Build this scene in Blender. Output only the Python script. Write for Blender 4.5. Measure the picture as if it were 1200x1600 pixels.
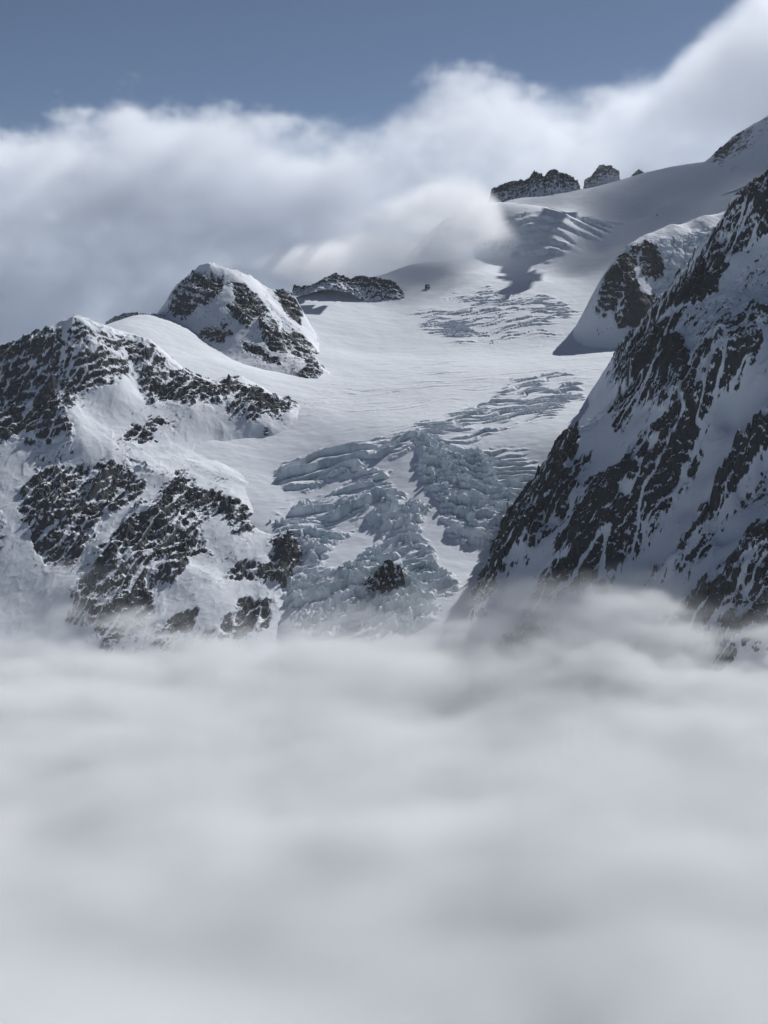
import bpy, math, random
import numpy as np

# ------------------------------------------------------------------ camera, light, exposure
SC = bpy.context.scene
for o in list(bpy.data.objects):
    bpy.data.objects.remove(o)
CZ = 1700.0                                   # camera height above the valley ground, metres
PITCH = math.atan(350.0 / 2200.0)
F = 2200.0                                    # focal length in photo pixels (photo 1200 x 1600)
cam_d = bpy.data.cameras.new('camera')
cam = bpy.data.objects.new('camera', cam_d)
SC.collection.objects.link(cam)
cam.location = (0, 0, CZ)
cam.rotation_euler = (math.pi / 2 - PITCH, 0, 0)
cam_d.sensor_fit = 'VERTICAL'
cam_d.sensor_height = 24.0
cam_d.lens = 24.0 * F / 1600.0
cam_d.clip_start = 1.0
cam_d.clip_end = 200000.0
SC.camera = cam

SUN_AZ = math.radians(37)                     # from +Y (view direction) towards +X
SUN_EL = math.radians(37)
SUN_STRENGTH = 3.95
SKY_STRENGTH = 0.05
EXPOSURE = 0.10
w = bpy.data.worlds.new('World')
SC.world = w
w.use_nodes = True
nt = w.node_tree
nt.nodes.clear()
sky = nt.nodes.new('ShaderNodeTexSky')
sky.sky_type = 'NISHITA'
sky.sun_disc = False
sky.sun_elevation = SUN_EL
sky.sun_rotation = SUN_AZ
sky.altitude = 3000
sky.air_density = 0.55
sky.dust_density = 1.0
sky.ozone_density = 1.0
bg = nt.nodes.new('ShaderNodeBackground')
bg.inputs['Strength'].default_value = SKY_STRENGTH
wo = nt.nodes.new('ShaderNodeOutputWorld')
nt.links.new(sky.outputs[0], bg.inputs[0])
nt.links.new(bg.outputs[0], wo.inputs[0])

sd = bpy.data.lights.new('sun', 'SUN')
sd.energy = SUN_STRENGTH
sd.angle = math.radians(0.53)
sd.color = (1.0, 0.992, 0.985)
sun = bpy.data.objects.new('sun', sd)
SC.collection.objects.link(sun)
sun.rotation_euler = (math.pi / 2 - SUN_EL, 0, math.pi - SUN_AZ)
sun.location = (3000, 3000, 6000)

SC.view_settings.view_transform = 'Standard'
SC.view_settings.look = 'None'
SC.view_settings.exposure = EXPOSURE
SC.view_settings.gamma = 1.0
SC.view_settings.use_curve_mapping = False
SC.render.engine = 'CYCLES'
SC.cycles.max_bounces = 14
SC.cycles.diffuse_bounces = 3
SC.cycles.volume_bounces = 13
SC.cycles.use_denoising = True

CLOUDS = True
HAZE = 6e-6

# ------------------------------------------------------------------ helpers: projection, noise
CP, SP = math.cos(PITCH), math.sin(PITCH)


def P(px, py, D, dz=0.0):
    """A photo pixel at D km forward ground distance -> world point in metres (dz metres added)."""
    a, b = (px - 600.0) / F, -(py - 800.0) / F
    y = CP + b * SP
    z = -SP + b * CP
    k = D * 1000.0 / y
    return (a * k, D * 1000.0, CZ + z * k + dz)


def project(x, y, z):
    zz = z - CZ
    f = y * CP - zz * SP
    up = y * SP + zz * CP
    return 600.0 + F * x / f, 800.0 - F * up / f


_rs = np.random.RandomState(7)
_perm = np.arange(512, dtype=np.int64)
_rs.shuffle(_perm)
_perm = np.concatenate([_perm, _perm, _perm]).astype(np.int64)
_ang = _rs.rand(512) * 2 * np.pi
_gx, _gy = np.cos(_ang).astype(np.float32), np.sin(_ang).astype(np.float32)


def perlin(x, y, seed=0):
    xi, yi = np.floor(x), np.floor(y)
    fx, fy = (x - xi).astype(np.float32), (y - yi).astype(np.float32)
    xi = (xi.astype(np.int64) + seed * 37) & 511
    yi = (yi.astype(np.int64) + seed * 91) & 511
    xj, yj = (xi + 1) & 511, (yi + 1) & 511
    u = fx * fx * fx * (fx * (fx * 6 - 15) + 10)
    v = fy * fy * fy * (fy * (fy * 6 - 15) + 10)
    h00 = _perm[_perm[xi] + yi]; h10 = _perm[_perm[xj] + yi]
    h01 = _perm[_perm[xi] + yj]; h11 = _perm[_perm[xj] + yj]
    n00 = _gx[h00] * fx + _gy[h00] * fy
    n10 = _gx[h10] * (fx - 1) + _gy[h10] * fy
    n01 = _gx[h01] * fx + _gy[h01] * (fy - 1)
    n11 = _gx[h11] * (fx - 1) + _gy[h11] * (fy - 1)
    a = n00 + u * (n10 - n00)
    b = n01 + u * (n11 - n01)
    return (a + v * (b - a)) * 1.5


def fbm(x, y, lam, octv=4, gain=0.5, seed=0):
    s = np.zeros(x.shape, np.float32); amp, tot = 1.0, 0.0
    for k in range(octv):
        s += amp * perlin(x / lam, y / lam, seed + k)
        tot += amp
        amp *= gain; lam = lam / 2.03
    return s / tot


def ridged(x, y, lam, octv=5, gain=0.55, seed=0):
    s = np.zeros(x.shape, np.float32); amp, tot = 1.0, 0.0
    wgt = 1.0
    for k in range(octv):
        n = 1.0 - np.abs(perlin(x / lam, y / lam, seed + k)) * 1.3
        n = np.clip(n, 0, 1) ** 2
        s += amp * n * wgt
        wgt = np.clip(n * 1.4, 0.25, 1)
        tot += amp
        amp *= gain; lam = lam / 2.07
    return s / tot - 0.4


def hash01(i, j, s):
    h = _perm[(_perm[(i + s * 53) & 511] + j) & 511]
    h2 = _perm[(_perm[(j + s * 17) & 511] + i * 3 + h) & 511]
    return (h / 512.0).astype(np.float32), (h2 / 512.0).astype(np.float32)


def voronoi(x, y, seed=0):
    """F1, F2 and a random value per cell (x, y already divided by the cell size)."""
    xi, yi = np.floor(x).astype(np.int64), np.floor(y).astype(np.int64)
    f1 = np.full(x.shape, 9.0, np.float32); f2 = f1.copy(); rid = np.zeros(x.shape, np.float32)
    cx = np.zeros(x.shape, np.float32); cy = cx.copy()
    for dx in (-1, 0, 1):
        for dy in (-1, 0, 1):
            a, b = hash01((xi + dx) & 511, (yi + dy) & 511, seed)
            px = xi + dx + 0.1 + 0.8 * a - x
            py = yi + dy + 0.1 + 0.8 * b - y
            d = np.sqrt(px * px + py * py).astype(np.float32)
            near = d < f1
            f2 = np.where(near, f1, np.minimum(f2, d))
            rid = np.where(near, (a * 7.31 + b * 3.17) % 1.0, rid)
            cx = np.where(near, px, cx); cy = np.where(near, py, cy)
            f1 = np.where(near, d, f1)
    return f1, f2, rid, cx, cy


def sstep(a, b, x):
    t = np.clip((x - a) / (b - a), 0, 1)
    return t * t * (3 - 2 * t)


def sdist(px, py, poly, reach=60.0):
    """Signed distance (photo pixels, inside positive) to a polygon, clipped to +-reach."""
    poly = np.asarray(poly, float)
    out = np.full(px.shape, -reach, np.float32)
    lo, hi = poly.min(0) - reach, poly.max(0) + reach
    idx = np.nonzero((px > lo[0]) & (px < hi[0]) & (py > lo[1]) & (py < hi[1]))[0]
    if len(idx) == 0:
        return out
    x, y = px[idx], py[idx]
    d2 = np.full(x.shape, 1e12); inside = np.zeros(x.shape, bool)
    n = len(poly)
    for i in range(n):
        x0, y0 = poly[i]; x1, y1 = poly[(i + 1) % n]
        ex, ey = x1 - x0, y1 - y0
        t = np.clip(((x - x0) * ex + (y - y0) * ey) / (ex * ex + ey * ey + 1e-9), 0, 1)
        d2 = np.minimum(d2, (x - x0 - t * ex) ** 2 + (y - y0 - t * ey) ** 2)
        if y0 != y1:
            c = ((y0 > y) != (y1 > y)) & (x < ex * (y - y0) / (y1 - y0) + x0)
            inside ^= c
    d = np.sqrt(d2)
    out[idx] = np.clip(np.where(inside, d, -d), -reach, reach)
    return out


class TPS:
    """Smooth surface through scattered world points: kernel r^2 log r (power 2) or the sharper r^power."""
    def __init__(self, pts, lam=1e-4, power=2.0):
        p = np.asarray(pts, float)
        self.c = p[:, :2] / 1000.0
        self.pw = power
        n = len(p)
        r2 = ((self.c[:, None] - self.c[None]) ** 2).sum(-1)
        K = self.kern(r2) + lam * np.eye(n)
        A = np.zeros((n + 3, n + 3))
        A[:n, :n] = K
        A[:n, n] = 1; A[:n, n + 1:] = self.c
        A[n, :n] = 1; A[n + 1:, :n] = self.c.T
        b = np.zeros(n + 3); b[:n] = p[:, 2]
        self.w = np.linalg.solve(A, b)

    def kern(self, r2):
        if self.pw == 2.0:
            return 0.5 * r2 * np.log(r2 + 1e-12)
        return -(r2 + 0.0002) ** (self.pw / 2)

    def __call__(self, x, y):
        X, Y = (x / 1000.0).ravel().astype(np.float32), (y / 1000.0).ravel().astype(np.float32)
        out = (self.w[-3] + self.w[-2] * X + self.w[-1] * Y).astype(np.float32)
        for (cx, cy), wk in zip(self.c.astype(np.float32), self.w[:-3]):
            out += np.float32(wk) * self.kern((X - cx) ** 2 + (Y - cy) ** 2)
        return out.reshape(x.shape)


def dense(line, n=2):
    """A polyline of (px, py, D) with n-1 extra points between its points."""
    out = []
    for p, q in zip(line[:-1], line[1:]):
        out += [tuple(p[k] + (q[k] - p[k]) * t / n for k in range(3)) for t in range(n)]
    return out + [line[-1]]


def rank01(v, sel):
    """Value -> its rank among the selected ones (0..1), so that a threshold gives that coverage."""
    s = np.sort(v[sel].ravel()[::7])
    return np.searchsorted(s, v).astype(np.float32) / max(len(s), 1)


def fan(u0, u1, du, rows):
    """A ground grid whose columns run away from the camera's foot (finer near, coarser far)."""
    u = np.arange(u0, u1, du)
    U, Y = np.meshgrid(u, np.asarray(rows))
    return U * Y, Y


def rows(*seg):
    out = []
    for a, b, d in seg:
        out += list(np.arange(a, b, d))
    return out


def grid_mesh(name, X, Y, Z, attrs, mat, keep=None, flat=None):
    nr, nc = X.shape
    co = np.stack([X, Y, Z], -1).reshape(-1, 3).astype(np.float32)
    i = np.arange(nr * nc).reshape(nr, nc)
    q = np.stack([i[:-1, :-1], i[:-1, 1:], i[1:, 1:], i[1:, :-1]], -1).reshape(-1, 4)
    crisp = None if flat is None else flat.ravel()
    if keep is not None:
        k = keep.ravel()
        q = q[k[q].any(1)]
        sm_f = np.ones(len(q), bool) if crisp is None else ~crisp[q].any(1)
        used = np.zeros(nr * nc, bool); used[q.ravel()] = True
        new = np.cumsum(used) - 1
        q = new[q]; co = co[used]
        attrs = {n: a.ravel()[used] for n, a in attrs.items()}
    m = bpy.data.meshes.new(name)
    m.vertices.add(len(co)); m.vertices.foreach_set('co', co.ravel())
    m.loops.add(q.size); m.loops.foreach_set('vertex_index', q.ravel().astype(np.int32))
    m.polygons.add(len(q))
    m.polygons.foreach_set('loop_start', np.arange(0, q.size, 4, dtype=np.int32))
    m.polygons.foreach_set('loop_total', np.full(len(q), 4, np.int32))
    for n, a in attrs.items():
        at = m.attributes.new(n, 'FLOAT', 'POINT')
        at.data.foreach_set('value', a.ravel().astype(np.float32))
    m.update()
    if keep is None: sm_f = np.ones(len(q), bool) if crisp is None else ~crisp[q].any(1)
    m.polygons.foreach_set('use_smooth', sm_f)
    m.materials.append(mat)
    o = bpy.data.objects.new(name, m)
    SC.collection.objects.link(o)
    return o


def tag(o, label=None, cat=None, kind=None, group=None):
    if label: o['label'] = label
    if cat: o['category'] = cat
    if kind: o['kind'] = kind
    if group: o['group'] = group
    return o


# ------------------------------------------------------------------ materials
def N(nt, t, **kw):
    n = nt.nodes.new(t)
    for k, v in kw.items():
        if k in n.inputs: n.inputs[k].default_value = v
        else: setattr(n, k, v)
    return n


def mountain_material(name, rock_a, rock_b, snow=(0.77, 0.81, 0.86), ice=(0.46, 0.55, 0.585), bump=1.0):
    m = bpy.data.materials.new(name)
    m.use_nodes = True
    nt = m.node_tree; nt.nodes.clear(); L = nt.links.new
    out = N(nt, 'ShaderNodeOutputMaterial'); b = N(nt, 'ShaderNodeBsdfPrincipled')
    L(b.outputs[0], out.inputs[0])
    tc = N(nt, 'ShaderNodeTexCoord')
    ar = N(nt, 'ShaderNodeAttribute', attribute_name='rock')
    ai = N(nt, 'ShaderNodeAttribute', attribute_name='ice')
    ad = N(nt, 'ShaderNodeAttribute', attribute_name='dust')
    n1 = N(nt, 'ShaderNodeTexNoise'); n1.inputs['Scale'].default_value = 0.05; n1.inputs['Detail'].default_value = 6
    n2 = N(nt, 'ShaderNodeTexNoise'); n2.inputs['Scale'].default_value = 0.33; n2.inputs['Detail'].default_value = 4
    n3 = N(nt, 'ShaderNodeTexNoise'); n3.inputs['Scale'].default_value = 0.004; n3.inputs['Detail'].default_value = 5
    for n in (n1, n2, n3): L(tc.outputs['Object'], n.inputs['Vector'])
    # rock factor sharpened below the mesh resolution
    f1 = N(nt, 'ShaderNodeMath', operation='MULTIPLY_ADD'); L(n2.outputs[0], f1.inputs[0]); f1.inputs[1].default_value = 1.3; f1.inputs[2].default_value = -0.65
    f2 = N(nt, 'ShaderNodeMath', operation='ADD'); L(ar.outputs['Fac'], f2.inputs[0]); L(f1.outputs[0], f2.inputs[1])
    f3 = N(nt, 'ShaderNodeMapRange'); L(f2.outputs[0], f3.inputs[0]); f3.inputs[1].default_value = 0.35; f3.inputs[2].default_value = 0.65
    rc = N(nt, 'ShaderNodeMixRGB'); L(n1.outputs[0], rc.inputs[0]); rc.inputs[1].default_value = (*rock_a, 1); rc.inputs[2].default_value = (*rock_b, 1)
    sc_ = N(nt, 'ShaderNodeMixRGB'); L(n3.outputs[0], sc_.inputs[0])
    sc_.inputs[1].default_value = (*[c * 0.95 for c in snow], 1); sc_.inputs[2].default_value = (*snow, 1)
    sdst = N(nt, 'ShaderNodeMixRGB'); L(ad.outputs['Fac'], sdst.inputs[0]); L(sc_.outputs[0], sdst.inputs[1]); sdst.inputs[2].default_value = (0.52, 0.45, 0.45, 1)
    ic = N(nt, 'ShaderNodeMixRGB'); L(n1.outputs[0], ic.inputs[0]); ic.inputs[1].default_value = (*[c * 0.7 for c in ice], 1); ic.inputs[2].default_value = (*[min(1, c * 1.25) for c in ice], 1)
    m1 = N(nt, 'ShaderNodeMixRGB'); L(ai.outputs['Fac'], m1.inputs[0]); L(sdst.outputs[0], m1.inputs[1]); L(ic.outputs[0], m1.inputs[2])
    m2 = N(nt, 'ShaderNodeMixRGB'); L(f3.outputs[0], m2.inputs[0]); L(m1.outputs[0], m2.inputs[1]); L(rc.outputs[0], m2.inputs[2])
    L(m2.outputs[0], b.inputs['Base Color'])
    b.inputs['Roughness'].default_value = 0.85
    b.inputs['Specular IOR Level'].default_value = 0.15
    bp = N(nt, 'ShaderNodeBump'); bp.inputs['Distance'].default_value = 2.0
    bs = N(nt, 'ShaderNodeMath', operation='MULTIPLY_ADD'); L(f3.outputs[0], bs.inputs[0]); bs.inputs[1].default_value = 0.7 * bump; bs.inputs[2].default_value = 0.15 * bump
    L(bs.outputs[0], bp.inputs['Strength']); L(n2.outputs[0], bp.inputs['Height'])
    L(bp.outputs[0], b.inputs['Normal'])
    return m


ROCK_NEAR = mountain_material('dark_rock_and_snow', (0.008, 0.011, 0.016), (0.038, 0.043, 0.052))
ROCK_FAR = mountain_material('grey_rock_and_snow', (0.024, 0.027, 0.032), (0.082, 0.086, 0.093))
ICE = mountain_material('glacier_ice_and_snow', (0.02, 0.021, 0.024), (0.06, 0.06, 0.06))


def rocky(X, Y, base, polys, warp=9.0, seed=1, amp=14.0, streak=None, soft=7.0, mean_cov_lam=40.0, sn_amp=2.0, squash=1.0, strata=None, jagk=1.0, edge=7.0, proud=14.0, gully=0.0, crest=None, teeth=0.0, fine_k=1.0):
    """Add crag relief to a smooth heightfield where the polygons (photo pixels, coverage) say rock,
    and work out the snow-free fraction from steepness and noise.  Returns Z, rock."""
    px, py = project(X, Y, base)
    px, py = px.ravel(), py.ravel()
    xr, yr = X.ravel(), Y.ravel()
    wx = fbm(xr, yr, 70, 4, 0.6, seed + 40) * warp * 2
    wy = fbm(xr, yr, 70, 4, 0.6, seed + 50) * warp * 2
    if streak is None:
        ea, eb = xr, yr
    else:
        ea, eb = (xr * streak[0] + yr * streak[1]) / 3.2, -xr * streak[1] + yr * streak[0]
    rag = fbm(ea, eb, 46, 4, 0.72, seed + 90) * edge
    cov = np.zeros(px.shape, np.float32)
    rib = np.zeros(px.shape, np.float32)
    for poly, c in polys:
        s = sdist(px + wx, py + wy, poly)
        if c > 0.45: rib = np.maximum(rib, np.clip(s / 32.0, 0, 1) ** 0.7)
        s = s + rag
        if c > 0.3: cov = np.maximum(cov, 0.20 * sstep(-46, -4, s))
        cov = np.maximum(cov, c * sstep(-soft, soft, s)) if c >= 0 else cov * (1 - (-c) * sstep(-soft, soft, s))
    gn = 1 - np.abs(perlin(ea / 75 + 0.3 * perlin(xr / 90, yr / 90, seed + 96), eb / 44 + 0.5 * perlin(xr / 120, yr / 120, seed + 97), seed + 95)) * 2.2
    gul = sstep(0.66, 0.93, gn) * gully
    dig = gul * np.clip(cov * 1.6 - 0.35, 0, 1)
    cov = (cov * (1 - 0.75 * gul)).reshape(X.shape)
    base = base + proud * rib.reshape(X.shape) - 9 * dig.reshape(X.shape)
    if crest is not None:
        cd = np.full(xr.shape, 1e9, np.float32)
        for cx_, cy_, _ in crest:
            cd = np.minimum(cd, (xr - cx_) ** 2 + (yr - cy_) ** 2)
        base = base + (teeth * np.exp(-cd / 34.0 ** 2) * (ridged(xr, yr, 85, 4, 0.62, seed + 99) + 0.05)).reshape(X.shape)
    if streak is None:
        a, b = xr, yr
    else:
        c, s = streak
        a = (xr * c + yr * s) / squash      # along the streak
        b = -xr * s + yr * c
    sh = X.shape
    wa = a + fbm(xr, yr, 180, 3, 0.5, seed + 61) * 45
    wb = b + fbm(xr, yr, 180, 3, 0.5, seed + 62) * 45
    ribs = (ridged(wa, wb, 300, 3, 0.5, seed + 3) * 1.5 + ridged(wa, wb, 120, 4, 0.6, seed) * 0.9).reshape(sh)
    crags = jagk * (ridged(xr + wb * 0.2, yr, 62, 5, 0.62, seed + 70) + 0.5 * fbm(xr, yr, 22, 3, 0.7, seed + 9)).reshape(sh)
    env = np.clip(cov * 2.0 - 0.38, 0, 1)
    und = (fbm(xr, yr, 260, 4, 0.5, seed + 20) * sn_amp * 3 + fbm(a, b, 38, 3, 0.6, seed + 21) * sn_amp * 0.75).reshape(sh)
    Z = base + (amp * 1.2 * ribs) * (0.22 + 0.78 * env) + amp * 0.75 * crags * (0.05 + 0.95 * env) + und
    # ledges: tilted strata, treads hold the snow and risers stay bare
    gate = sstep(-0.5, 0.3, fbm(xr, yr, 140, 3, 0.5, seed + 80).reshape(sh))
    cz_, ca_, cb_ = strata or (1.0, 0.22, -0.12)
    hz = cz_ * Z + (ca_ * a * (squash if streak else 1) + cb_ * b + fbm(xr, yr, 120, 4, 0.6, seed + 81) * 40).reshape(sh)
    for Ls, q in ((30.0, 0.62), (11.0, 0.62)):
        f = hz / Ls; f = f - np.floor(f)
        Z = Z + env * gate * Ls * q * (sstep(0.5, 1.0, f) - f)
    gy, gx = np.gradient(Z)
    ddx = np.gradient(X, axis=1); ddy = np.gradient(Y, axis=0)
    slope = np.sqrt((gx / ddx) ** 2 + (gy / ddy) ** 2)
    gby, gbx = np.gradient(base)
    sb = np.sqrt((gbx / ddx) ** 2 + (gby / ddy) ** 2)
    t1 = (fbm(ea * 1.3, eb, 13, 3, 0.8, seed + 30)).reshape(sh)
    t2 = fbm(wa, wb, 110, 4, 0.6, seed + 33).reshape(sh)
    t = -(np.clip(slope - sb, -1.6, 1.6) * 0.40 + t1 * 0.62 * fine_k + t2 * 0.5)
    t = rank01(t, cov > 0.3 if (cov > 0.3).any() else cov >= 0)
    rock = 1 / (1 + np.exp(-np.clip((cov - t - 0.02 * (cov < 0.05)) / (0.09 * fine_k), -30, 30)))
    rock = np.where(cov < 0.03, 0, rock)
    return Z, rock, cov, slope


ZERO = lambda X: np.zeros(X.shape, np.float32)

# ------------------------------------------------------------------ ground under everything
gx, gy = np.meshgrid(np.linspace(-60000, 60000, 121), np.concatenate([np.linspace(-20000, 12000, 60), np.linspace(14000, 110000, 60)]))
gz = fbm(gx.ravel(), gy.ravel(), 6000, 4, 0.5, 3).reshape(gx.shape) * 90
ground = grid_mesh('ground', gx, gy, gz, {'rock': ZERO(gx), 'ice': ZERO(gx), 'dust': ZERO(gx)}, ROCK_FAR)
tag(ground, 'snowy valley ground hidden beneath the sea of cloud', 'ground', 'structure')

# ------------------------------------------------------------------ glacier
G = [P(*c) for c in [
    (380, 985, 3.92, -60), (450, 975, 3.97), (150, 1000, 3.9, -190), (260, 990, 3.92, -130), (200, 900, 4.2, -140), (150, 1130, 3.55, -200), (250, 800, 4.4, -110), (330, 860, 4.3, -70), (520, 985, 3.95), (600, 985, 3.95), (680, 985, 3.95), (750, 965, 4.0), (830, 1000, 3.9, -20), (400, 1130, 3.55), (600, 1130, 3.55), (800, 1130, 3.55),
    (480, 900, 4.2), (560, 890, 4.22), (640, 870, 4.3), (700, 900, 4.2), (760, 870, 4.32), (430, 830, 4.42), (500, 820, 4.48), (560, 800, 4.52),
    (640, 780, 4.58), (700, 840, 4.4), (720, 780, 4.58), (790, 830, 4.43), (820, 790, 4.55),
    (440, 740, 4.78), (500, 715, 4.86), (560, 700, 4.88), (650, 685, 4.9), (750, 700, 4.85), (850, 735, 4.72), (880, 690, 4.85),
    (350, 740, 4.72), (300, 715, 4.78, -6), (400, 700, 4.92), (220, 690, 4.75, -40), (130, 640, 4.85, -60),
    (400, 665, 5.08), (480, 640, 5.22), (520, 620, 5.4), (650, 630, 5.3), (700, 650, 5.12), (800, 640, 5.18), (900, 620, 5.35), (950, 600, 5.5), (500, 592, 5.65), (600, 590, 5.7), (700, 575, 5.85),
    (800, 570, 5.9), (900, 560, 6.0), (1000, 545, 6.1), (1060, 540, 6.2),
    (300, 555, 5.65), (330, 560, 5.62), (400, 585, 5.52), (460, 607, 5.45), (200, 508, 5.8), (240, 492, 6.1), (258, 495, 6.1), (220, 490, 6.15), (170, 505, 5.95),
    (380, 560, 5.8, -20), (450, 540, 6.15, -20),
    (500, 555, 6.1), (560, 550, 6.25), (500, 500, 6.6), (600, 535, 6.4), (700, 535, 6.4), (800, 540, 6.35), (850, 520, 6.5), (900, 500, 6.65), (920, 535, 6.4),
    (480, 462, 7.05), (560, 466, 7.05), (630, 460, 7.1), (560, 436, 7.25), (650, 440, 7.3), (750, 430, 7.4), (850, 440, 7.3), (900, 450, 7.2),
    (640, 415, 7.55), (700, 405, 7.7), (780, 398, 7.78), (830, 414, 7.68), (880, 408, 7.72), (930, 395, 7.85), (950, 340, 8.3), (800, 345, 7.95), (880, 342, 8.0), (860, 360, 7.9), (830, 328, 8.5), (900, 325, 8.5),
    (690, 345, 8.3), (750, 328, 8.6), (800, 312, 8.8), (900, 298, 8.95), (950, 288, 9.05), (1000, 277, 9.2), (1060, 270, 9.3),
    (1000, 340, 8.25), (960, 395, 7.75), (940, 440, 7.3), (1050, 320, 8.2), (1100, 300, 8.3), (1150, 290, 8.25), (1200, 270, 8.3), (1100, 340, 7.9), (1000, 400, 7.6), (1100, 400, 7.4), (1250, 260, 8.3),
]]
def back_of(pts, dx, dy, dz):
    return [(x + dx, y + dy, z + dz) for x, y, z in pts]
G += back_of([P(690, 345, 8.3), P(750, 328, 8.6), P(900, 298, 8.95), P(1000, 277, 9.2), P(1060, 270, 9.3)], -60, 500, -260)
G += back_of([P(240, 490, 6.12), P(170, 505, 5.95)], -80, 350, -160)
G += back_of([P(480, 455, 7.1), P(560, 436, 7.25), P(640, 412, 7.55)], -80, 400, -120)
X, Y = fan(-0.205, 0.30, 0.00082, rows((3550, 3850, 6), (3850, 4950, 3.2), (4950, 6000, 4.2), (6000, 7700, 7), (7700, 9700, 10)))
tg = TPS(G)
B = tg(X, Y)
px, py = project(X, Y, B)
pxr, pyr = px.ravel(), py.ravel(); xr, yr = X.ravel(), Y.ravel()
wx = fbm(xr, yr, 150, 5, 0.65, 71) * 30; wy = fbm(xr, yr, 150, 5, 0.65, 72) * 22
sm = lambda poly, soft=10: sstep(-soft, soft, sdist(pxr + wx, pyr + wy, poly)).reshape(X.shape)
Z = B + fbm(xr, yr, 420, 5, 0.5, 60).reshape(X.shape) * 9 + (fbm(xr * 0.5, yr, 42, 3, 0.6, 61) * 1.6).reshape(X.shape)
ice = ZERO(X)
gB = np.gradient(B, axis=0) / np.gradient(Y, axis=0)


def terraces(ang, lam, mask, A, seed, sharp=0.3, wav=0.9, gate=-0.25, cell=0.0):
    """Crevassed steps: tread of snow, riser of ice, running along a direction (radians from +X)."""
    global Z, ice
    c, s = math.cos(ang), math.sin(ang)
    a = xr * c + yr * s; b = -xr * s + yr * c
    q = b / lam + fbm(a / 4.5, b, lam * 2.2, 3, 0.55, seed) * wav * 0.75 + fbm(a, b, lam * 9, 3, 0.5, seed + 3) * 2.6 + fbm(a, b, lam * 0.8, 2, 0.5, seed + 5) * 0.18 * wav
    if cell > 0:
        f1, f2, rid, cx, cy = voronoi(a / (lam * 1.6), b / (lam * 1.0), seed)
        q = q + (rid - 0.5) * cell
    k = np.floor(q); f = q - k
    r1 = perlin(k * 7.37 + 0.5, a / (lam * 5), seed + 11) + 0.4
    r2 = perlin(k * 3.91 + 0.5, a / (lam * 4), seed + 12) + 0.5
    g = sstep(gate, gate + 0.30, fbm(a / 2.5, b, lam * 3.0, 3, 0.5, seed + 7) + 0.55 * (r1 - 0.4))
    prof = sstep(0.0, sharp * 0.7, f) - f
    trench = -np.exp(-((f - 0.01) / 0.06) ** 2) * 0.75
    M = mask.ravel() * g
    Z = Z + (A * (0.6 + 0.8 * r2) * (prof + trench) * M).reshape(X.shape)
    ri = np.exp(-((f - sharp * 0.33) / (sharp * 0.5)) ** 2) * M
    ice = np.maximum(ice, ri.reshape(X.shape))


zA = sm([(652, 490), (690, 466), (760, 455), (880, 466), (905, 490), (880, 522), (800, 530), (720, 540), (665, 520)], 14)
zB = sm([(640, 700), (560, 712), (600, 690), (680, 662), (760, 625), (800, 600), (880, 588), (915, 605), (905, 625), (850, 650), (780, 668), (720, 690)], 10)
zL = sm([(432, 742), (450, 722), (540, 702), (600, 690), (660, 684), (640, 705), (560, 730), (480, 765), (440, 760)], 9)
zArc = sm([(655, 690), (720, 695), (800, 708), (850, 728), (860, 750), (850, 775), (800, 800), (780, 760), (740, 735), (690, 720)], 8)
zBlue = sm([(640, 692), (690, 694), (745, 705), (780, 740), (800, 790), (812, 815), (780, 840), (735, 852), (700, 815), (672, 770), (655, 725)], 8)
zLeft = sm([(440, 800), (490, 765), (530, 738), (600, 745), (625, 775), (610, 800), (595, 815), (545, 838), (500, 855), (455, 850), (430, 830), (420, 815)], 9)
zLow = sm([(600, 800), (640, 782), (665, 800), (672, 850), (690, 880), (718, 915), (690, 950), (650, 985), (560, 1000), (470, 985), (445, 935), (470, 905), (520, 895), (560, 868), (595, 850)], 8)
zLow2 = sm([(470, 835), (505, 850), (525, 870), (510, 900), (460, 930), (440, 900), (475, 890)], 8)
zTop = sm([(785, 350), (830, 338), (900, 340), (965, 345), (930, 375), (890, 392), (860, 412), (800, 402), (760, 385)], 10)
zCol = sm([(590, 808), (620, 782), (650, 790), (668, 830), (655, 870), (625, 870), (600, 850)], 8)
zSoft = sm([(500, 620), (700, 560), (900, 560), (960, 590), (800, 600), (650, 660), (480, 660)], 30)
bare = np.maximum.reduce([sm(p, 6) for p in (
    [(432, 802), (450, 788), (500, 764), (540, 745), (562, 748), (520, 772), (490, 787), (460, 802), (440, 814)],
    [(500, 892), (505, 870), (540, 846), (600, 834), (626, 815), (622, 838), (590, 857), (560, 870), (530, 884)],
    [(618, 728), (650, 720), (664, 748), (668, 790), (640, 775), (612, 762)],
    [(665, 790), (690, 812), (720, 850), (745, 862), (700, 900), (685, 880), (672, 850)])])
zLeft, zLow, zBlue, zLow2 = zLeft * (1 - bare), zLow * (1 - bare), zBlue * (1 - bare), zLow2 * (1 - bare)
terraces(0.20, 34, zA, 10, 101, 0.40, 0.9, -0.2)
terraces(0.36, 34, zB, 15, 111, 0.42, 0.8, -0.35)
terraces(0.16, 46, zL, 30, 121, 0.36, 0.55, -0.32)
terraces(-0.12, 26, zArc, 14, 131, 0.42, 0.5, -0.8)
terraces(-0.1, 34, zBlue, 24, 141, 0.45, 1.1, -1.5, 0.9)
terraces(0.22, 48, zLeft, 32, 151, 0.36, 0.8, -0.22, 0.15)
terraces(0.32, 21, zLeft, 9, 155, 0.40, 1.0, -0.2, 0.5)
terraces(0.40, 38, np.maximum(zLow, zLow2), 28, 161, 0.40, 1.1, -0.4, 0.5)
terraces(0.9, 27, np.maximum(zLow, zLow2), 12, 165, 0.45, 1.2, -0.3, 0.6)
terraces(0.0, 75, zTop, 24, 171, 0.4, 0.8, -0.6)
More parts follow.
